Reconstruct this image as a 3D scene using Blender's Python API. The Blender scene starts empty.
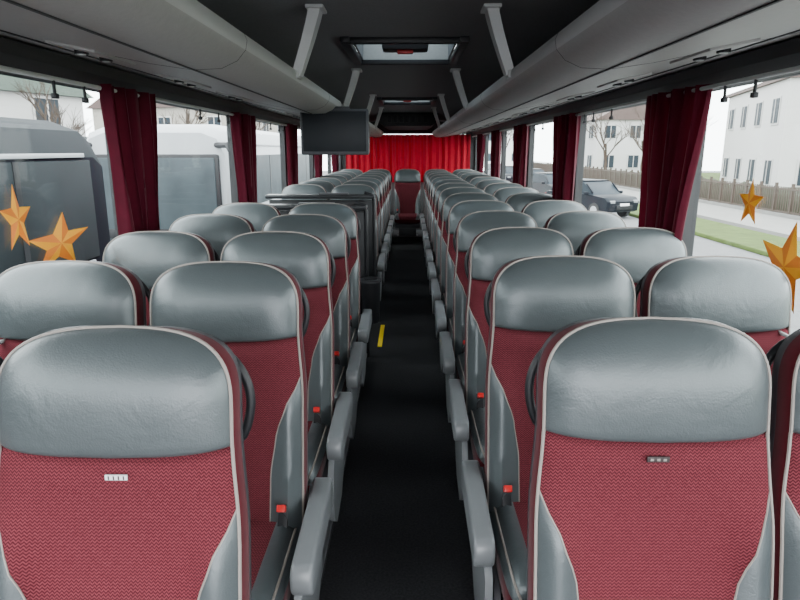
import bpy, bmesh, math, random
from mathutils import Vector, Matrix
random.seed(4)
D=bpy.data; C=bpy.context
pi=math.pi

# ---------------------------------------------------------------- materials
def mat(name, col, rough=.6, metal=0, noise=0, nscale=40, bump=0, bscale=200, sheen=0, spec=.5, coat=0, wrinkle=0):
    m=D.materials.new(name); m.use_nodes=True
    nt=m.node_tree; N=nt.nodes; L=nt.links
    p=N['Principled BSDF']
    p.inputs['Roughness'].default_value=rough
    p.inputs['Metallic'].default_value=metal
    p.inputs['Specular IOR Level'].default_value=spec
    p.inputs['Sheen Weight'].default_value=sheen
    p.inputs['Coat Weight'].default_value=coat
    tc=N.new('ShaderNodeTexCoord')
    nz=N.new('ShaderNodeTexNoise'); nz.inputs['Scale'].default_value=nscale; nz.inputs['Detail'].default_value=3
    L.new(tc.outputs['Object'],nz.inputs['Vector'])
    mx=N.new('ShaderNodeMix'); mx.data_type='RGBA'
    a=[max(0,c*(1-noise)) for c in col]; b=[min(1,c*(1+noise)) for c in col]
    mx.inputs[6].default_value=(*a,1); mx.inputs[7].default_value=(*b,1)
    L.new(nz.outputs['Fac'],mx.inputs[0]); L.new(mx.outputs[2],p.inputs['Base Color'])
    last=None
    if wrinkle>0:
        n3=N.new('ShaderNodeTexNoise'); n3.inputs['Scale'].default_value=9; n3.inputs['Detail'].default_value=4; n3.inputs['Distortion'].default_value=1.2
        L.new(tc.outputs['Object'],n3.inputs['Vector'])
        b3=N.new('ShaderNodeBump'); b3.inputs['Strength'].default_value=wrinkle; b3.inputs['Distance'].default_value=.02
        L.new(n3.outputs['Fac'],b3.inputs['Height']); last=b3
        L.new(b3.outputs['Normal'],p.inputs['Normal'])
    if bump>0:
        n2=N.new('ShaderNodeTexNoise'); n2.inputs['Scale'].default_value=bscale
        L.new(tc.outputs['Object'],n2.inputs['Vector'])
        bp=N.new('ShaderNodeBump'); bp.inputs['Strength'].default_value=bump; bp.inputs['Distance'].default_value=.004
        L.new(n2.outputs['Fac'],bp.inputs['Height'])
        if last: L.new(last.outputs['Normal'],bp.inputs['Normal'])
        L.new(bp.outputs['Normal'],p.inputs['Normal'])
    return m

def math_n(N,L,op,a,b=None):
    n=N.new('ShaderNodeMath'); n.operation=op
    for i,v in enumerate((a,b)):
        if v is None: continue
        if isinstance(v,(int,float)): n.inputs[i].default_value=v
        else: L.new(v,n.inputs[i])
    return n.outputs[0]

def fabric_mat(name,c1,c2):
    m=mat(name,c1,rough=.95,spec=.06)
    N=m.node_tree.nodes; L=m.node_tree.links; p=N['Principled BSDF']
    tc=[n for n in N if n.type=='TEX_COORD'][0]
    sp=N.new('ShaderNodeSeparateXYZ'); L.new(tc.outputs['Object'],sp.inputs[0])
    zz=math_n(N,L,'PINGPONG',sp.outputs['X'],.0042)
    h=math_n(N,L,'ADD',sp.outputs['Z'],math_n(N,L,'MULTIPLY',zz,1.3))
    h=math_n(N,L,'ADD',h,math_n(N,L,'MULTIPLY',sp.outputs['Y'],.6))
    s=math_n(N,L,'SINE',math_n(N,L,'MULTIPLY',h,2*pi/.0072))
    s=math_n(N,L,'ADD',math_n(N,L,'MULTIPLY',s,.38),.48)
    nz=N.new('ShaderNodeTexNoise'); nz.inputs['Scale'].default_value=380
    L.new(tc.outputs['Object'],nz.inputs['Vector'])
    s=math_n(N,L,'MULTIPLY',s,math_n(N,L,'ADD',math_n(N,L,'MULTIPLY',nz.outputs['Fac'],1.6),.15))
    mx=N.new('ShaderNodeMix'); mx.data_type='RGBA'
    mx.inputs[6].default_value=(*c1,1); mx.inputs[7].default_value=(*c2,1)
    L.new(s,mx.inputs[0]); L.new(mx.outputs[2],p.inputs['Base Color'])
    bp=N.new('ShaderNodeBump'); bp.inputs['Strength'].default_value=.15; bp.inputs['Distance'].default_value=.0015
    L.new(s,bp.inputs['Height']); L.new(bp.outputs['Normal'],p.inputs['Normal'])
    return m

M_fab=fabric_mat('seat_fabric',(.036,.004,.007),(.175,.040,.050))
M_side=mat('seat_side_velour',(.060,.004,.008),.9,noise=.2,nscale=60,sheen=.1,spec=.12)
M_lea=mat('grey_leather',(.078,.091,.096),.37,metal=.3,noise=.08,nscale=12,bump=.14,bscale=260,spec=.6,wrinkle=.12)
M_pipe=mat('piping',(.23,.20,.18),.6)
M_shell=mat('seat_shell',(.035,.035,.04),.5)
M_blk=mat('black_plastic',(.010,.010,.012),.45,spec=.3)
M_arm=mat('armrest_grey',(.15,.158,.166),.36,noise=.05)
M_redb=mat('buckle_red',(.5,.01,.01),.35)
M_tag=mat('tag_white',(.7,.7,.7),.6)
M_tagd=mat('tag_dark',(.03,.02,.02),.5)
M_metal=mat('aluminium',(.45,.46,.48),.35,metal=.9)
M_ceil=mat('ceiling_textile',(.17,.17,.173),.95,noise=.15,nscale=90,bump=.2)
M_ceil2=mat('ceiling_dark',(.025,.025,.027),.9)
M_rack=mat('rack_panel',(.34,.33,.318),.5,noise=.10,nscale=70,bump=.14,bscale=300)
M_racke=mat('rack_edge',(.46,.46,.455),.45)
M_wall=mat('wall_panel',(.12,.12,.125),.85,noise=.1)
M_trim=mat('window_trim',(.02,.02,.022),.6)
M_strut=mat('strut_grey',(.48,.49,.48),.45)
M_carpet=mat('aisle_carpet',(.019,.019,.021),.95,noise=.98,nscale=110,bump=.9,bscale=110,spec=.2)
M_pod=mat('podium_floor',(.025,.025,.028),.85,noise=.3,nscale=120)
M_yel=mat('yellow_strip',(.85,.62,.01),.6)
M_star1=mat('star_yellow',(1.0,.42,.0),.5)
M_star2=mat('star_orange',(.80,.20,.0),.5)

def cloth(name,col,trans,tcol):
    m=mat(name,col,.85,noise=.25,nscale=25,sheen=.1,spec=.1)
    N=m.node_tree.nodes; L=m.node_tree.links; p=N['Principled BSDF']; o=N['Material Output']
    t=N.new('ShaderNodeBsdfTranslucent'); t.inputs[0].default_value=(*tcol,1)
    x=N.new('ShaderNodeMixShader'); x.inputs[0].default_value=trans
    L.new(p.outputs[0],x.inputs[1]); L.new(t.outputs[0],x.inputs[2]); L.new(x.outputs[0],o.inputs[0])
    return m
M_cur=cloth('curtain_velvet',(.052,.002,.009),.06,(.13,.003,.012))
M_rcur=cloth('rear_curtain',(.24,.004,.014),.10,(.32,.002,.012))

def glassm(name,tint,gl,rough=.02):
    m=D.materials.new(name); m.use_nodes=True
    N=m.node_tree.nodes; L=m.node_tree.links; N.remove(N['Principled BSDF']); o=N['Material Output']
    t=N.new('ShaderNodeBsdfTransparent'); t.inputs[0].default_value=(*tint,1)
    g=N.new('ShaderNodeBsdfGlossy'); g.inputs['Roughness'].default_value=rough
    x=N.new('ShaderNodeMixShader'); x.inputs[0].default_value=gl
    L.new(t.outputs[0],x.inputs[1]); L.new(g.outputs[0],x.inputs[2]); L.new(x.outputs[0],o.inputs[0])
    return m
M_glass=glassm('window_glass',(.94,.97,.96),.03)

# ---------------------------------------------------------------- mesh builder
class B:
    def __init__(s): s.v=[];s.f=[];s.m=[];s.mats=[]
    def mi(s,m):
        if m not in s.mats: s.mats.append(m)
        return s.mats.index(m)
    def grid(s,rows,mf,closeu=False):
        b=len(s.v); n=len(rows[0])
        for r in rows: s.v+= [tuple(p) for p in r]
        for i in range(len(rows)-1):
            for j in range(n if closeu else n-1):
                k=(j+1)%n
                s.f.append((b+i*n+j,b+i*n+k,b+(i+1)*n+k,b+(i+1)*n+j))
                mm=mf(i,j) if callable(mf) else mf
                s.m.append(s.mi(mm))
    def ngon(s,pts,m):
        b=len(s.v); s.v+=[tuple(p) for p in pts]; s.f.append(tuple(range(b,b+len(pts)))); s.m.append(s.mi(m))
    def addbm(s,bm,m):
        b=len(s.v); bm.verts.ensure_lookup_table()
        for i,v in enumerate(bm.verts): v.index=i
        s.v+=[tuple(v.co) for v in bm.verts]
        for f in bm.faces:
            s.f.append(tuple(b+v.index for v in f.verts)); s.m.append(s.mi(m))
        bm.free()
    def box(s,c,d,m,bev=0,seg=2,rot=None):
        bm=bmesh.new(); bmesh.ops.create_cube(bm,size=1)
        bmesh.ops.scale(bm,vec=d,verts=bm.verts)
        if bev>0: bmesh.ops.bevel(bm,geom=bm.edges[:],offset=min(bev,min(d)*.49),segments=seg,profile=.6,affect='EDGES')
        if rot is not None: bmesh.ops.rotate(bm,cent=(0,0,0),matrix=rot,verts=bm.verts)
        bmesh.ops.translate(bm,vec=c,verts=bm.verts); s.addbm(bm,m)
    def tube(s,pts,r,m,n=8,caps=True):
        P=[Vector(p) for p in pts]; rows=[]
        up=None
        for i,p in enumerate(P):
            t=(P[min(i+1,len(P)-1)]-P[max(i-1,0)])
            if t.length<1e-9: t=Vector((0,0,1))
            t.normalize()
            if up is None:
                up=Vector((0,0,1)) if abs(t.z)<.9 else Vector((0,1,0))
            a=t.cross(up)
            if a.length<1e-6: a=t.cross(Vector((1,0,0)))
            a.normalize(); up2=a.cross(t).normalized(); up=up2
            rr=r[i] if isinstance(r,(list,tuple)) else r
            rows.append([p+a*math.cos(2*pi*k/n)*rr+up2*math.sin(2*pi*k/n)*rr for k in range(n)])
        s.grid(rows,m,True)
        if caps:
            s.ngon(rows[0][::-1],m); s.ngon(rows[-1],m)
    def prism(s,prof,axis,a,b,m,caps=True):
        def pt(p,q,t): return {'x':(t,p,q),'y':(p,t,q),'z':(p,q,t)}[axis]
        r0=[pt(p,q,a) for p,q in prof]; r1=[pt(p,q,b) for p,q in prof]
        s.grid([r0,r1],m,True)
        if caps: s.ngon(r0[::-1],m); s.ngon(r1,m)
    def cyl(s,c,r,h,m,axis='z',n=20,r2=None):
        r2=r if r2 is None else r2
        def ring(t,R):
            o=[]
            for k in range(n):
                u=R*math.cos(2*pi*k/n); w=R*math.sin(2*pi*k/n)
                o.append({'z':(c[0]+u,c[1]+w,c[2]+t),'x':(c[0]+t,c[1]+u,c[2]+w),'y':(c[0]+u,c[1]+t,c[2]+w)}[axis])
            return o
        a=ring(-h/2,r); b=ring(h/2,r2); s.grid([a,b],m,True); s.ngon(a[::-1],m); s.ngon(b,m)
    def mesh(s,name,smooth=True,angle=40):
        me=D.meshes.new(name); me.from_pydata(s.v,[],s.f)
        for m in s.mats: me.materials.append(m)
        me.polygons.foreach_set('material_index',s.m)
        bm=bmesh.new(); bm.from_mesh(me); bmesh.ops.recalc_face_normals(bm,faces=bm.faces); bm.to_mesh(me); bm.free()
        me.polygons.foreach_set('use_smooth',[smooth]*len(me.polygons))
        if smooth:
            try: me.set_sharp_from_angle(angle=math.radians(angle))
            except Exception: pass
        me.update(); return me
    def obj(s,name,loc=(0,0,0),smooth=True,angle=40,parent=None):
        o=D.objects.new(name,s.mesh(name,smooth,angle)); o.location=loc
        C.collection.objects.link(o)
        if parent: o.parent=parent
        return o

def sst(x): x=max(0,min(1,x)); return x*x*(3-2*x)
def interp(x,T):
    if x<=T[0][0]: return T[0][1]
    for (a,u),(b,v) in zip(T,T[1:]):
        if x<=b:
            return u+(v-u)*sst((x-a)/(b-a))*.5+(v-u)*((x-a)/(b-a))*.5
    return T[-1][1]

# ---------------------------------------------------------------- passenger seat
ZT=1.2; ZH=.992; TC=1.060; NP=5.0
def build_seat(side,armrest,tag):
    """side = +1 : aisle lies on local +x"""
    b=B()
    zs=[.36+i*(.88-.36)/16 for i in range(17)]
    zs+=[.90,.92,.94,.955,.967,.977,.985,ZH,.995,.999,1.006,1.016,1.028,1.041,TC]
    for i in range(1,17): zs.append(TC+(ZT-TC)*math.sin(i/16*pi/2))
    bt=[(.36,.56),(.6,.58),(.72,.66),(.80,.78),(.86,.92),(.88,.968)]
    PH=20
    def s_of(ph): return max(0,math.cos(math.radians(ph)))**(2/NP)
    def d_of(ph): return max(0,math.sin(math.radians(ph)))**(2/NP)
    rows=[]; pipeL=[];pipeR=[];inL=[];inR=[]
    cols=None
    for z in zs:
        k=1;kd=1
        if z>TC:
            a=min(1,(z-TC)/(ZT-TC)); k=max(0.0,1-a**3.0)**(1/3.4); kd=max(.0,1-a**3)**(1/2.6)
            k=max(k,.003); kd=max(kd,.02)
        w=.219+.014*sst((1.02-z)/.22)
        w*=k
        yc=-.15*((ZT-z)/.8)**1.1 if z<ZT else 0
        bb=interp(z,bt); pb=math.degrees(math.acos(bb**(NP/2)))
        if z>.88: pb=22+ (38-22)*sst((z-.88)/.08)
        ph=[0,10,PH]+[PH+(pb-PH)*i/5 for i in range(1,6)]+[pb+(90-pb)*i/9 for i in range(1,10)]
        def front(p,sg):
            s=s_of(p); d=d_of(p); f=.058
            bol=.034*math.exp(-((s-.82)/.15)**2)*sst((.90-z)/.12)
            f+=bol*(1 if p>5 else 0)
            if z<.9: f-=.012*(1-(s/.7)**2)*sst((.9-z)/.1) if s<.7 else 0
            if z>ZH:
                h=(z-ZH)/(ZT-ZH); f+=.028*(math.sin(pi*min(1,h*.9+.06)))**.5*(1-s**6)
            f+=.010*math.exp(-((z-.95)/.03)**2)*(1-s**4)
            f-=.016*math.exp(-((z-ZH)/.005)**2)*(1 if p>PH else 0)
            for zg in (.835,.7525,.6225):
                f-=.004*math.exp(-((z-zg)/.006)**2)*(1 if s<bb else 0)
            sag=-.014*(1-s*s)*math.exp(-((z-ZH)/.05)**2)
            return (sg*w*s, yc-f*d*kd, z+sag)
        L_=[front(p,-1) for p in ph]; R_=[front(p,1) for p in ph[:-1]][::-1]
        back=[]
        for p in (15,35,60,90,120,145,165):
            sx=math.cos(math.radians(p)); s=(1 if sx>=0 else -1)*abs(sx)**(2/NP); d=d_of(p if p<=90 else 180-p)
            back.append((w*s,yc+.045*d*kd,z))
        rows.append(L_+R_+back)
        n=len(ph)
        pipeL.append(L_[2]);pipeR.append(R_[-3])
        if z<=.8801: inL.append(L_[7]); inR.append(R_[-8])
        cols=n
    nf=2*cols-1
    def mf(i,j):
        if j>=nf-1: return M_shell
        c=min(j,nf-2-j)
        z=(zs[i]+zs[i+1])/2
        if c<2: return M_side
        if z>ZH: return M_lea
        if z<.88 and c<7: return M_lea
        return M_fab
    b.grid(rows,mf,True)
    b.ngon(rows[0][::-1],M_shell)
    off=lambda P,dy:[(x,y-dy,z) for x,y,z in P]
    b.tube(off(pipeL,.002)+off(pipeR,.002)[::-1][1:],.0036,M_pipe,6)
    b.tube(off(inL,.0003),.0020,M_pipe,5); b.tube(off(inR,.0003),.0020,M_pipe,5)
    # cushion
    rows=[]; ny=16
    for i in range(ny+1):
        t=i/ny; y=-.565+.47*(1-math.cos(t*pi/2*1.0))
        a=max(0,1-((1-t))**4)**(.5); a=max(a,.02)
        w=.226*(.86+.14*a); h=.078*a; zc=.385+.01*(1-t)
        ring=[]
        for q in range(36):
            th=2*pi*q/36; cx=math.cos(th); cz=math.sin(th)
            sx=(1 if cx>=0 else -1)*abs(cx)**(2/3.6); sz=(1 if cz>=0 else -1)*abs(cz)**(2/3.6)
            bo=.022*math.exp(-((abs(sx)-.8)/.16)**2) if cz>.1 else 0
            ring.append((w*sx,y,zc+h*sz+bo*a))
        rows.append(ring)
    def mc(i,j):
        th=2*pi*(j+.5)/36; sx=abs(math.cos(th))**(2/3.6)
        if math.sin(th)>0: return M_lea if .66<sx<.985 else (M_fab if sx<=.66 else M_side)
        return M_side
    b.grid(rows,mc,True); b.ngon(rows[0][::-1],M_side); b.ngon(rows[-1],M_side)
    for q in (3,15):
        b.tube([(r[q][0]*1.003,r[q][1],r[q][2]+.002) for r in rows],.0036,M_pipe,6)
    b.box((0,-.30,.285),(.42,.42,.07),M_shell,.02)
    b.box((0,-.26,.17),(.30,.07,.20),M_shell,.015)
    b.box((0,-.26,.0875),(.36,.30,.015),M_blk,.004)
    b.box((0,.0,.33),(.34,.05,.12),M_shell,.015)
    sx=side
    b.prism([(-.50,.28),(-.50,.33),(-.47,.37),(-.20,.40),(-.10,.47),(-.04,.50),(.0,.47),(-.02,.36),(-.08,.29),(-.2,.25),(-.42,.24)],'x',sx*.226,sx*.243,M_shell)
    R=Matrix.Rotation(math.radians(-35),3,'X')
    b.box((sx*.175,-.20,.495),(.03,.022,.085),M_blk,.006,rot=R)
    b.box((sx*.175,-.225,.528),(.024,.026,.02),M_redb,.003,rot=R)
    b.tube([(sx*.15,-.12,.43),(sx*.17,-.16,.47),(sx*.175,-.19,.49)],.008,M_blk,6)
    # grab handle hugging the aisle shoulder, behind the backrest
    hp=[]
    for i in range(17):
        t=i/16; a=pi*t
        hp.append((sx*(.165+.042*math.sin(a)**.7+.030*t), .048-.02*t, 1.140-.185*t+.010*math.sin(a)))
    b.tube(hp,.0095,M_blk,8)
    if armrest:
        bm=bmesh.new(); P=[]
        for k in range(9):
            a=pi/2+pi*k/8; P.append((-.46+.035*math.cos(a),.485+.045*math.sin(a)))
        for k in range(9):
            a=-pi/2+pi*k/8; P.append((-.10+.05*math.cos(a),.50+.05*math.sin(a)))
        x0,x1=sorted((sx*.246,sx*.302))
        vs=[bm.verts.new((x0,p,q)) for p,q in P]; f=bm.faces.new(vs)
        r=bmesh.ops.extrude_face_region(bm,geom=[f]); vv=[e for e in r['geom'] if isinstance(e,bmesh.types.BMVert)]
        bmesh.ops.translate(bm,vec=(x1-x0,0,0),verts=vv)
        bm.normal_update()
        ed=[e for e in bm.edges if len(e.link_faces)==2 and e.calc_face_angle(0)>1.0]
        bmesh.ops.bevel(bm,geom=ed,offset=.010,segments=3,profile=.5,affect='EDGES')
        b.addbm(bm,M_arm)
        b.prism([(-.47,.20),(-.49,.30),(-.47,.40),(-.42,.45),(-.12,.47),(-.06,.42),(-.07,.33),(-.14,.24),(-.24,.17),(-.40,.15)],'x',sx*.247,sx*.268,M_arm)
    if tag:
        zt=.958
        yy=-.15*((ZT-zt)/.8)**1.1-.071
        if tag==1:
            b.box((.014,yy,zt-.006),(.040,.004,.010),M_tag,.001)
            for k in range(4): b.box((.001+k*.009,yy-.0025,zt-.006),(.0022,.001,.007),M_tagd)
        else:
            b.box((-.006,yy-.002,zt-.002),(.042,.004,.011),M_tagd,.001)
            for k in range(3): b.box((-.018+k*.012,yy-.0045,zt-.002),(.006,.001,.005),M_pipe,.001)
    return b.mesh('passenger_seat_mesh',True,50)

SM={}
def seat(x,y,arm=True,tag=0,rz=0):
    side=1 if x<0 else -1
    k=(side,arm,tag)
    if k not in SM: SM[k]=build_seat(*k)
    o=D.objects.new('passenger_seat',SM[k]); o.location=(x,y,0); o.rotation_euler=(0,0,rz)
    C.collection.objects.link(o); return o

XA,XW=.5,.972
for k in range(13):
    y=1.18+.73*k
    seat(XA,y,True,2 if k==0 else 0); seat(XW,y,False)
for k in range(5):
    y=1.105+.69*k
    seat(-.51,y,True,1 if k==0 else 0); seat(-.982,y,False)
for k in range(6):
    y=6.02+.73*k
    seat(-.505,y); seat(-.977,y,False)
for x in (-XW,-XA,0.0001,XA,XW): seat(x,10.85,False)

# ---------------------------------------------------------------- bus shell
Y0,Y1=-.9,11.6; W=1.225
b=B(); b.box((0,(Y0+Y1)/2,-.03),(2*W,Y1-Y0,.06),M_carpet); b.obj('floor',smooth=False)
def podium(name,x0,x1,y0,y1):
    b=B(); b.box(((x0+x1)/2,(y0+y1)/2,.04),(abs(x1-x0),y1-y0,.078),M_pod)
    xe=x0 if abs(x0)<abs(x1) else x1
    b.box((xe,(y0+y1)/2,.07),(.014,y1-y0,.024),M_metal,.003)
    b.obj(name,smooth=False)
podium('seat_podium',.285,W-.005,Y0+.4,Y1-.02)
podium('seat_podium',-.285,-(W-.005),Y0+.4,4.30)
podium('seat_podium',-.285,-(W-.005),5.55,Y1-.02)
b=B(); b.box((0,11.0,.04),(.55,1.0,.078),M_pod,.01); b.obj('rear_step')

SILL,HEAD=.92,1.755
pill_y=[.93,2.76,4.59,6.42,8.25,10.08]
for sg,nm in ((-1,'left'),(1,'right')):
    b=B()
    b.box((sg*(W+.03),(Y0+Y1)/2,SILL/2),(.06,Y1-Y0,SILL),M_wall)
    b.box((sg*(W-.01),(Y0+Y1)/2,SILL),(.05,Y1-Y0,.03),M_trim,.008)
    b.box((sg*(W+.03),(Y0+Y1)/2,(HEAD+2.1)/2),(.06,Y1-Y0,2.1-HEAD),M_trim)
    b.prism([(sg*(W),HEAD),(sg*(W-.04),HEAD+.01),(sg*(W-.07),HEAD+.04),(sg*(W-.08),HEAD+.08),(sg*W,HEAD+.09)],'y',Y0,Y1,M_trim)
    for y in pill_y+[Y1-.05]:
        b.box((sg*(W+.02),y,(SILL+HEAD)/2),(.05,.10,HEAD-SILL),M_trim)
    b.obj('wall_'+nm,smooth=False)
    ys=[Y0]+pill_y+[Y1-.05]
    for i,(a,c) in enumerate(zip(ys,ys[1:])):
        b=B(); b.box((sg*(W+.03),(a+c)/2,(SILL+HEAD)/2),(.008,c-a-.10,HEAD-SILL),M_glass)
        b.obj('window_%d'%(i+1+(7 if sg>0 else 0)),smooth=False)
    b=B(); b.tube([(sg*(W-.07),Y0+.1,HEAD-.005),(sg*(W-.07),Y1-.1,HEAD-.005)],.008,M_strut,8)
    b.tube([(sg*(W-.07),Y0+.1,SILL+.06),(sg*(W-.07),Y1-.1,SILL+.06)],.006,M_strut,8)
    for y in [1.9+1.83*k for k in range(6)]:
        for d in (-.1,.25,.45):
            b.box((sg*(W-.07),y+d,HEAD-.03),(.008,.012,.05),M_blk,.003)
            b.box((sg*(W-.07),y+d,HEAD-.06),(.018,.024,.018),M_blk,.004)
    b.obj('curtain_rail')

def curtain(name,axis,c,off,width,z0,z1,m,folds,amp,taper=.75,flip=1):
    b=B(); rows=[]; nu=folds*12; nv=20
    ph=random.random()*6
    for i in range(nv+1):
        t=i/nv; z=z1+(z0-z1)*t
        wd=width*(1-(1-taper)*sst(t*1.3)); r=[]
        for j in range(nu+1):
            s=j/nu-.5
            a=amp*(.65+.35*math.sin(j*.19+ph+t))*(math.sin(2*pi*folds*(s+.5)+.7*math.sin(3*t+ph)+.8*math.sin(5*s+ph)))
            u=c+s*wd+.008*math.sin(2*pi*folds*(s+.5)*2+ph); w=off+flip*a
            r.append((w,u,z) if axis=='y' else (u,w,z))
        rows.append(r)
    b.grid(rows,m); 
    return b.obj(name,angle=180)
for sg in (-1,1):
    for k,y in enumerate(pill_y[1:]):
        curtain('window_curtain','y',y+(0.02 if sg>0 else -.04),sg*(W-.075),.56 if sg>0 else .52,.86,HEAD+.01,M_cur,7,.042,.68)

b=B()
b.box((0,Y1+.03,.5),(2*W+.12,.06,1.0),M_wall)
b.box((0,Y1+.03,1.97),(2*W+.12,.06,.34),M_ceil2)
for sg in(-1,1): b.box((sg*1.17,Y1+.03,1.4),(.24,.06,.8),M_trim)
b.obj('wall_rear',smooth=False)
b=B(); b.box((0,Y1+.03,1.4),(2.1,.01,.8),M_glass); b.obj('window_15',smooth=False)
curtain('rear_window_curtain','x',0,Y1-.10,2.25,.95,1.79,M_rcur,20,.035,1.0)
b=B(); b.box((0,Y1-.1,1.815),(2.3,.05,.03),M_trim,.006); b.obj('rear_curtain_rail')

# ---------------------------------------------------------------- ceiling with hatches
CZ=2.07
b=B()
hat=[(3.35,4.15),(7.0,7.7)]
for a,c in ((Y0,3.35),(4.15,7.0),(7.7,Y1)):
    b.box((0,(a+c)/2,CZ+.015),(.60,c-a,.03),M_ceil)
for sg in(-1,1):
    P=[(.30,CZ),(.40,CZ-.002),(.48,CZ-.03),(.60,CZ-.05),(.9,CZ-.07),(1.1,CZ-.12),(W+.02,CZ-.2)]
    Q=[(p,q+.03) for p,q in P[::-1]]
    b.prism([(sg*p,q) for p,q in P+Q],'y',Y0,Y1,M_ceil)
b.obj('ceiling')
M_hg=glassm('hatch_glass',(.45,.5,.52),.12,.2)
for a,c in hat:
    b=B(); w=.30
    for sg in(-1,1):
        b.box((sg*(w),(a+c)/2,CZ-.012),(.05,c-a+.09,.035),M_blk,.012)
        b.box((sg*(w-.03),(a+c)/2,CZ+.07),(.012,c-a,.14),M_wall)
    for y in(a,c):
        b.box((0,y,CZ-.012),(2*w+.05,.05,.035),M_blk,.012)
        b.box((0,y+(.02 if y==a else -.02),CZ+.07),(2*w,.012,.14),M_rack if y==c else M_wall)
    b.box((0,(a+c)/2,CZ+.145),(2*w,c-a,.008),M_hg)
    b.box((0,(a+c)/2,CZ+.02),(.26,.14,.05),M_blk,.015)
    b.box((0,(a+c)/2-.02,CZ-.012),(.09,.05,.02),M_redb,.006)
    b.box((0,(a+c)/2,CZ+.06),(2*w-.06,.03,.03),M_blk,.006)
    b.obj('roof_hatch')
b=B(); b.prism([(-.46,CZ-.01),(-.42,CZ-.16),(-.34,CZ-.2),(.34,CZ-.2),(.42,CZ-.16),(.46,CZ-.01)],'y',9.6,Y1-.02,M_ceil2)
for k in range(7): b.box((-.27+k*.09,9.595,CZ-.1),(.06,.02,.1),M_blk,.004)
b.obj('rear_air_unit')

# ---------------------------------------------------------------- luggage racks
def rack(sg,y0,y1):
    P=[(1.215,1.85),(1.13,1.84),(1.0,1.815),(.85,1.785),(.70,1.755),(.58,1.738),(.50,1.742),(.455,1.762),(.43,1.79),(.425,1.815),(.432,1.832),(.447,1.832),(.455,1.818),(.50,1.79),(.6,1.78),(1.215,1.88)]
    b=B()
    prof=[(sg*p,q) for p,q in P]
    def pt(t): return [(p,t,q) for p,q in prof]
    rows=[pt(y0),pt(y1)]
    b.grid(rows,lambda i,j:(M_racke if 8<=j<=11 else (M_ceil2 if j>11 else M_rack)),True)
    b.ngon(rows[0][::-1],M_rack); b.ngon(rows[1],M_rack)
    b.box((sg*.575,(y0+y1)/2,1.7365),(.006,y1-y0,.003),M_trim)
    b.box((sg*1.02,(y0+y1)/2,1.817),(.006,y1-y0,.004),M_trim)
    y=math.ceil(y0)+.0
    while y<y1-.1:
        b.tube([(sg*p,y,q) for p,q in P[1:11]],.0008,M_trim,4); y+=1.83
    y=y0+.55
    while y<y1-.3:
        R=Matrix.Rotation(sg*-.19,3,'Y')
        b.box((sg*.86,y,1.785),(.13,.26,.012),M_rack,.005,rot=R)
        for d in(-.07,.07):
            b.cyl((sg*.86,y+d,1.777),.018,.012,M_blk,n=14)
            b.cyl((sg*.86,y+d,1.771),.011,.004,M_strut,n=12)
        y+=.73
    b.obj('luggage_rack',angle=50)
rack(1,Y0,11.3)
rack(-1,Y0,4.30)
rack(-1,4.52,11.3)
for sg in(-1,1):
    for y in (.72,2.65,4.6,6.6,8.55):
        b=B(); rows=[]
        for i in range(9):
            t=i/8; x=.345+.085*t**1.15; z=CZ-.005-(CZ-1.815)*t; wd=.055-.014*t; th=.022-.004*t
            rows.append([(sg*(x+th),y-wd,z),(sg*(x-th),y-wd+.010,z),(sg*(x-th),y+wd-.010,z),(sg*(x+th),y+wd,z)])
        b.grid(rows,M_strut,True); b.ngon(rows[0],M_strut); b.ngon(rows[-1],M_strut)
        b.box((sg*.345,y,CZ-.008),(.07,.13,.014),M_strut,.005)
        b.box((sg*.437,y,1.815),(.04,.09,.03),M_strut,.006)
        b.obj('rack_support')

# monitor hanging at the end of the left rack
b=B()
b.box((-.445,4.05,1.63),(.43,.045,.28),M_shell,.012)
b.box((-.445,4.085,1.63),(.34,.03,.20),M_shell,.01)
b.box((-.445,4.025,1.633),(.40,.004,.245),mat('screen_black',(.012,.014,.017),.4,spec=.15),.002)
b.box((-.40,4.06,1.76),(.10,.05,.05),M_shell,.006)
b.box((-.30,4.35,1.60),(.10,.20,.20),M_blk,.01)
b.box((-.36,4.2,1.66),(.06,.30,.05),M_blk,.01)
b.obj('ceiling_monitor')

M_part=mat('partition_dark',(.015,.016,.018),.4,spec=.3)
for y in (4.40,5.42):
    b=B()
    b.box((-.74,y,.60),(.90,.03,1.0),M_part,.012)
    b.box((-.74,y-.01,1.13),(.94,.12,.035),M_part,.014)
    b.tube([(-.28,y,.02),(-.28,y,1.10),(-.30,y,1.14),(-.36,y,1.16)],.016,M_blk,10)
    b.box((-.62,y-.05,1.155),(.25,.09,.015),M_shell,.005)
    b.obj('door_partition')
b=B(); 
b.cyl((-.245,4.29,.47),.06,.30,M_blk,r2=.07,n=24); b.cyl((-.245,4.29,.625),.075,.02,M_shell,n=24); b.cyl((-.245,4.29,.638),.05,.008,M_blk,n=24)
b.obj('litter_bin')
b=B(); b.box((-.205,5.0,.004),(.035,.62,.006),M_yel,.001); b.obj('yellow_floor_strip')

# ---------------------------------------------------------------- star stickers on windows
def star(sg,y,z,ry,rz,rot=0,sk=0):
    b=B(); pts=[]
    for k in range(10):
        a=pi/2+rot+k*pi/5; r=1 if k%2==0 else .42
        pts.append((y+ry*r*math.cos(a)+sk*r*math.sin(a),z+rz*r*math.sin(a)))
    x=sg*(W+.023)
    base=[(x,p,q) for p,q in pts]; c=(x-sg*.006,y,z)
    for k in range(10):
        b.ngon([base[k],base[(k+1)%10],c],M_star1 if k%2==0 else M_star2)
    b.obj('star_sticker',smooth=False)
star(-1,2.00,1.300,.085,.115)
star(-1,2.23,1.190,.21,.11,.0,.04)
star(1,2.26,1.335,.085,.09)
star(1,2.00,1.15,.17,.155,.15)

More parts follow.
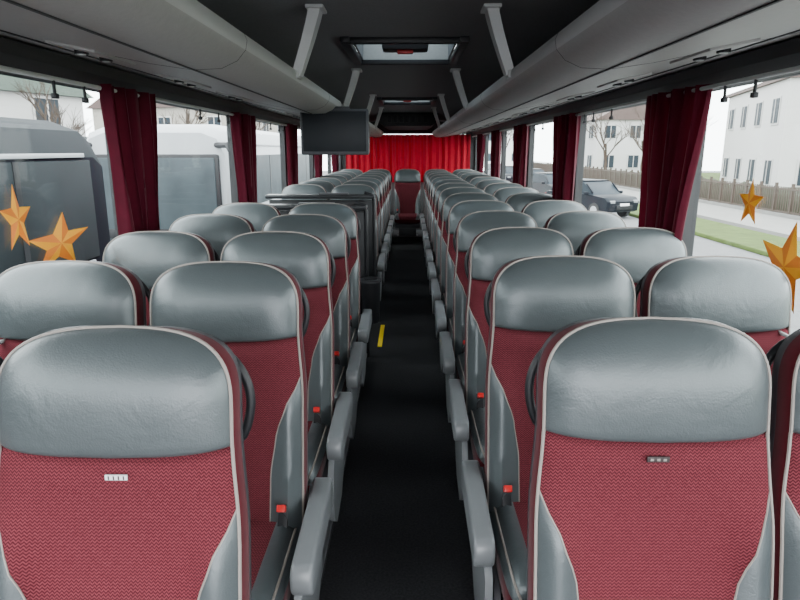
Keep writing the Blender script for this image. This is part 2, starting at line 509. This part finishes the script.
# ================================================================= outside
G=-1.35
M_asph=mat('asphalt',(.13,.13,.132),.95,noise=.2,nscale=3,spec=.1)
M_pave=mat('pavement',(.20,.195,.185),.95,noise=.12,nscale=2,spec=.1)
M_grass=mat('grass',(.060,.085,.025),.95,noise=.45,nscale=3,spec=.1)
M_white=mat('house_render_white',(.40,.39,.38),.9,noise=.04)
M_beige=mat('house_render_beige',(.26,.24,.21),.9)
M_roof=mat('roof_tiles',(.07,.045,.04),.8,noise=.2)
M_roofg=mat('roof_grey_green',(.06,.08,.065),.8,noise=.2)
M_wg=mat('outside_window_glass',(.02,.027,.034),.5,spec=.12)
M_cwin=mat('coach_window_glass',(.016,.020,.023),.6,noise=.6,nscale=1.2,spec=.06)  # broad noise paints imitation reflections into the pane colour
M_bark=mat('bark',(.05,.035,.025),.95,noise=.3,nscale=10)
M_hedge=mat('hedge',(.035,.04,.02),.95,noise=.6,nscale=6,bump=1,bscale=10)
M_fence=mat('fence_brown',(.05,.035,.025),.8)
M_tire=mat('tire',(.02,.02,.02),.8)
M_navy=mat('coach_navy',(.0022,.0026,.006),.75,spec=.03)
M_cwhite=mat('coach_white',(.30,.31,.325),.5)
M_silver=mat('coach_silver',(.024,.027,.030),.8,spec=.05)
M_lamp=mat('lamp_lens',(.2,.21,.22),.3)
b=B(); b.box((0,20,G-.05),(160,140,.1),M_asph); b.obj('ground',smooth=False)
b=B(); b.box((14.2,30,G+.06),(3.0,100,.12),M_pave); b.obj('pavement',smooth=False)
b=B(); b.box((11.0,20,G+.07),(2.2,60,.14),M_grass,.04)
b.box((34,30,G+.05),(36,100,.1),M_grass); b.obj('lawn',smooth=False)

def house(x,y,w,d,h,wm,rm,flat=True,ang=0,floors=2,nw=3):
    b=B()
    b.box((0,0,h/2),(w,d,h),wm)
    if flat:
        b.box((0,0,h+.10),(w+.4,d+.4,.2),rm); b.box((w*.25,0,h+.6),(.5,.5,1.0),M_roof); b.box((-w*.3,-d*.2,h+.5),(.5,.5,.8),M_roof)
    else:
        b.prism([(-w/2-.4,h-.1),(0,h+w*.30),(w/2+.4,h-.1)],'y',-d/2-.3,d/2+.3,rm)
        b.box((w*.2,0,h+w*.28),(.5,.5,1.3),M_roof)
    for f in range(floors):
        zc=1.7+f*(h/floors)
        for k in range(nw):
            u=(-.5+(k+.5)/nw)
            for sy in(-1,1):
                b.box((u*w,sy*(d/2),zc),(1.3,.10,1.45),M_white); b.box((u*w,sy*(d/2+.03),zc),(1.1,.10,1.25),M_wg)
                b.box((u*w,sy*(d/2+.06),zc),(.06,.10,1.25),M_white)
            for sx in(-1,1):
                b.box((sx*(w/2),u*d,zc),(.10,1.3,1.45),M_white); b.box((sx*(w/2+.03),u*d,zc),(.10,1.1,1.25),M_wg)
                b.box((sx*(w/2+.06),u*d,zc),(.10,.06,1.25),M_white)
    o=b.obj('house',(x,y,G),smooth=False); o.rotation_euler[2]=ang
house(26.6,38,12,13,6.4,M_white,M_roof,True,-.25,2,4)
house(23.0,72,8,10,6.0,M_white,M_roof,False,.1)
house(32,96,14,12,7.0,M_beige,M_roof,False,-.2)
house(12,110,14,10,6.5,M_white,M_roof,False,.2)
house(44,62,12,12,8.5,M_white,M_roof,True,.3,3)
house(-21,25,11,10,5.2,M_white,M_roofg,False,1.2)
house(-20,60,14,10,6.5,M_beige,M_roof,False,-.2)

def tree(x,y,h,seed,m=M_bark,z0=G):
    rnd=random.Random(seed); b=B()
    def br(p,d,l,r,lev):
        q=p+d*l*.5+Vector((rnd.uniform(-.05,.05),rnd.uniform(-.05,.05),0))*l; e=p+d*l
        b.tube([p,q,e],[r,r*.8,r*.6],m,5,False)
        if lev==0: return
        for k in range(4 if lev>1 else 5):
            nd=(d+Vector((rnd.uniform(-.8,.8),rnd.uniform(-.8,.8),rnd.uniform(-.1,.5)))).normalized()
            st=p+d*l*rnd.uniform(.5,1)
            br(st,nd,l*rnd.uniform(.5,.75),r*.5,lev-1)
    br(Vector((0,0,0)),Vector((0,0,1)),h*.42,h*.018,4)
    b.obj('bare_tree',(x,y,z0))
tree(18.4,50,7.5,1,z0=G+.1); tree(18.4,60,8,2,z0=G+.1); tree(-11,31,7,5); tree(-10,42,7,6); tree(9,88,10,7); tree(-7,72,9,8); tree(12.5,84,9,12); tree(18.6,45,6,14,z0=G+.1); tree(-13.8,25,6.2,15); tree(18.5,68,8,16,z0=G+.1)

b=B()
for i in range(60):
    y=12+i*1.2
    b.box((16,y,G+.75),(.10,.10,1.5),M_fence)
    for k in range(6): b.box((16,y+.17+k*.17,G+.78),(.03,.05,1.15),M_fence)
for z in(.3,1.25): b.box((16,12+35.4,G+z),(.05,71,.07),M_fence)
b.box((16,47,G+.12),(.25,71,.24),M_pave)
b.obj('garden_fence',smooth=False)
rnd=random.Random(3); b=B(); rows=[]
for i in range(120):
    y=14+i*.55; rows.append([(16.75+rnd.uniform(-.10,.10)+.5*math.cos(a)*-1,y,G+.1+(1.15+rnd.uniform(-.15,.15))*max(0,math.sin(a))) for a in [pi*k/8 for k in range(9)]])
b.grid(rows,M_hedge); b.obj('hedge')

def car(x,y,col,rz=0):
    m=mat('car_paint',col,.5,spec=.15); b=B()
    body=[(-2.1,.35),(-2.15,.75),(-1.95,.92),(-1.0,1.0),(1.9,1.02),(2.12,.9),(2.15,.4),(1.9,.28),(-1.9,.28)]
    cab=[(-1.15,.98),(-.45,1.5),(1.3,1.55),(1.95,1.0)]
    for prof,mm,w in((body,m,.88),(cab,M_wg,.76)):
        r=[]
        for xx,sc in((-w,.96),(-w*.9,1),(w*.9,1),(w,.96)):
            cz=.7 if mm is m else 1.0
            r.append([(xx,p*sc,cz+(q-cz)*sc) for p,q in prof])
        b.grid(r,mm,True); b.ngon(r[0][::-1],mm); b.ngon(r[-1],mm)
    b.box((0,.45,1.545),(1.36,1.7,.05),m,.02)
    for sx in(-1,1):
        for p in(-.8,.45,1.65): b.box((sx*.74,p,1.25),(.05,.07,.56),m,.01,rot=Matrix.Rotation(.35 if p==1.65 else (-.85 if p==-.8 else 0),3,'X'))
        for yy in(-1.3,1.3):
            b.cyl((sx*.80,yy,.33),.33,.22,M_tire,'x'); b.cyl((sx*.905,yy,.33),.2,.03,M_metal,'x')
        b.box((sx*.64,-2.10,.74),(.28,.1,.12),M_lamp,.03); b.box((sx*.68,2.12,.82),(.28,.1,.16),M_redb,.03)
        b.box((sx*.98,-.85,1.05),(.2,.12,.13),m,.03)
    b.box((0,-2.14,.5),(.9,.06,.2),M_blk,.02); b.box((0,-2.16,.62),(.5,.03,.1),M_tag,.005)
    o=b.obj('car',(x,y,G)); o.rotation_euler[2]=rz
car(8.2,28.5,(.006,.008,.012),.45)
car(8.5,37,(.012,.013,.016),.15)
car(8.7,45,(.03,.03,.035),.0)
car(8.7,53,(.008,.008,.012),.0)
car(8.6,62,(.08,.08,.09),.0)

def coach(x,y0,L,H,paint,stripe,win):
    b=B(); w=1.27
    def ring(y,sc=1,top=H):
        P=[(-w,.35),(-w,1.2),(-w,top-.35),(-w+.12,top-.1),(-w+.4,top),(w-.4,top),(w-.12,top-.1),(w,top-.35),(w,1.2),(w,.35)]
        return [(p*sc,y,q) for p,q in P]
    rows=[ring(0,.93,H-.15),ring(.15,.98,H-.05),ring(.5),ring(L-.3),ring(L,.95,H-.1)]
    b.grid(rows,lambda i,j:(stripe if j in(2,3,4,5,6) else paint),True); b.ngon(rows[0][::-1],paint); b.ngon(rows[-1],paint)
    for sx in(-1,1):
        b.box((sx*w,L/2+.3,2.30),(.03,L-1.4,.95),win,.01)
        for k in range(int(L/1.6)): b.box((sx*(w+.012),1.4+k*1.6,2.30),(.02,.07,.95),M_blk)
        b.box((sx*w,L/2,1.78),(.04,L-1.0,.05),M_cwhite,.01)
        b.box((sx*w,L/2,H-.33),(.04,L-1.0,.04),M_cwhite,.01)
        b.box((sx*(w+.005),L/2,.95),(.02,L-1.6,.03),M_blk)
        for k in range(int(L/1.6)): b.box((sx*(w+.006),1.4+k*1.6,.95),(.015,.02,.9),M_cwin)
        for yy in(2.4,L-3.2):
            b.cyl((sx*(w-.1),yy,.5),.5,.3,M_tire,'x',28); b.cyl((sx*(w+.055),yy,.5),.28,.03,M_metal,'x',20)
        b.tube([(sx*1.0,.1,H-.35),(sx*1.35,-.35,H-.35),(sx*1.5,-.45,H-.6)],.05,M_blk,8)
        b.box((sx*1.5,-.45,H-1.0),(.24,.16,.62),paint,.06)
        b.box((sx*1.5,-.375,H-1.0),(.18,.02,.5),M_wg,.01)
        b.box((sx*.92,-.0,.85),(.42,.12,.26),M_lamp,.06)
    b.box((0,-.02,2.05),(2.2,.10,1.5),M_blk,.05); b.box((0,-.045,2.05),(2.08,.10,1.40),win,.05); b.box((0,-.03,1.15),(1.1,.08,.16),M_blk,.02)
    b.box((0,-.05,.62),(.55,.04,.12),M_tag,.005)
    for s in(-.5,.5):
        b.tube([(s*.2,-.11,1.3),(s*1.4,-.11,1.75)],.015,M_blk,6)
    # seat rows / dashboard visible behind the windscreen line
    b.box((0,-.10,1.48),(1.9,.03,.16),M_blk,.02)
    b.box((0,-.10,2.0),(.05,.03,1.3),M_blk,.01)
    b.obj('coach_bus',(x,y0,G))
M_haze=mat('coach_windscreen',(.04,.05,.056),.5,noise=.6,nscale=2,spec=.12)  # veiling haze on the glass painted in as a paler grey
coach(-4.4,-6,12.6,3.15,M_navy,M_silver,M_cwin)
coach(-4.25,10.6,11,3.3,M_cwhite,M_cwhite,M_haze)
coach(-9.0,9.5,11,3.2,M_cwhite,M_silver,M_haze)

b=B()
for y in(29,50,75):
    b.tube([(13.2,y,G+.12),(13.2,y,G+7.5),(12.8,y,G+8.1),(11.6,y,G+8.3)],[.09,.06,.05,.04],M_strut,8); b.box((11.4,y,G+8.3),(.7,.22,.12),M_strut,.04)
b.obj('street_lamp')

# ---------------------------------------------------------------- world, camera
w=D.worlds.new('overcast'); C.scene.world=w; w.use_nodes=True
N=w.node_tree.nodes; L=w.node_tree.links; bg=N['Background']
tc=N.new('ShaderNodeTexCoord'); nz=N.new('ShaderNodeTexNoise'); nz.inputs['Scale'].default_value=1.5
L.new(tc.outputs['Generated'],nz.inputs['Vector'])
mx=N.new('ShaderNodeMix'); mx.data_type='RGBA'; mx.inputs[6].default_value=(.88,.94,1,1); mx.inputs[7].default_value=(1,1,1,1)
L.new(nz.outputs['Fac'],mx.inputs[0]); L.new(mx.outputs[2],bg.inputs[0]); bg.inputs[1].default_value=12.0

cd=D.cameras.new('camera'); cam=D.objects.new('camera',cd); C.collection.objects.link(cam); C.scene.camera=cam
cd.sensor_width=36; cd.lens=620/800*36; cd.clip_start=.05; cd.clip_end=500
cam.location=(.025,0,1.52); cam.rotation_euler=(math.radians(90-13.6),0,math.radians(.83))
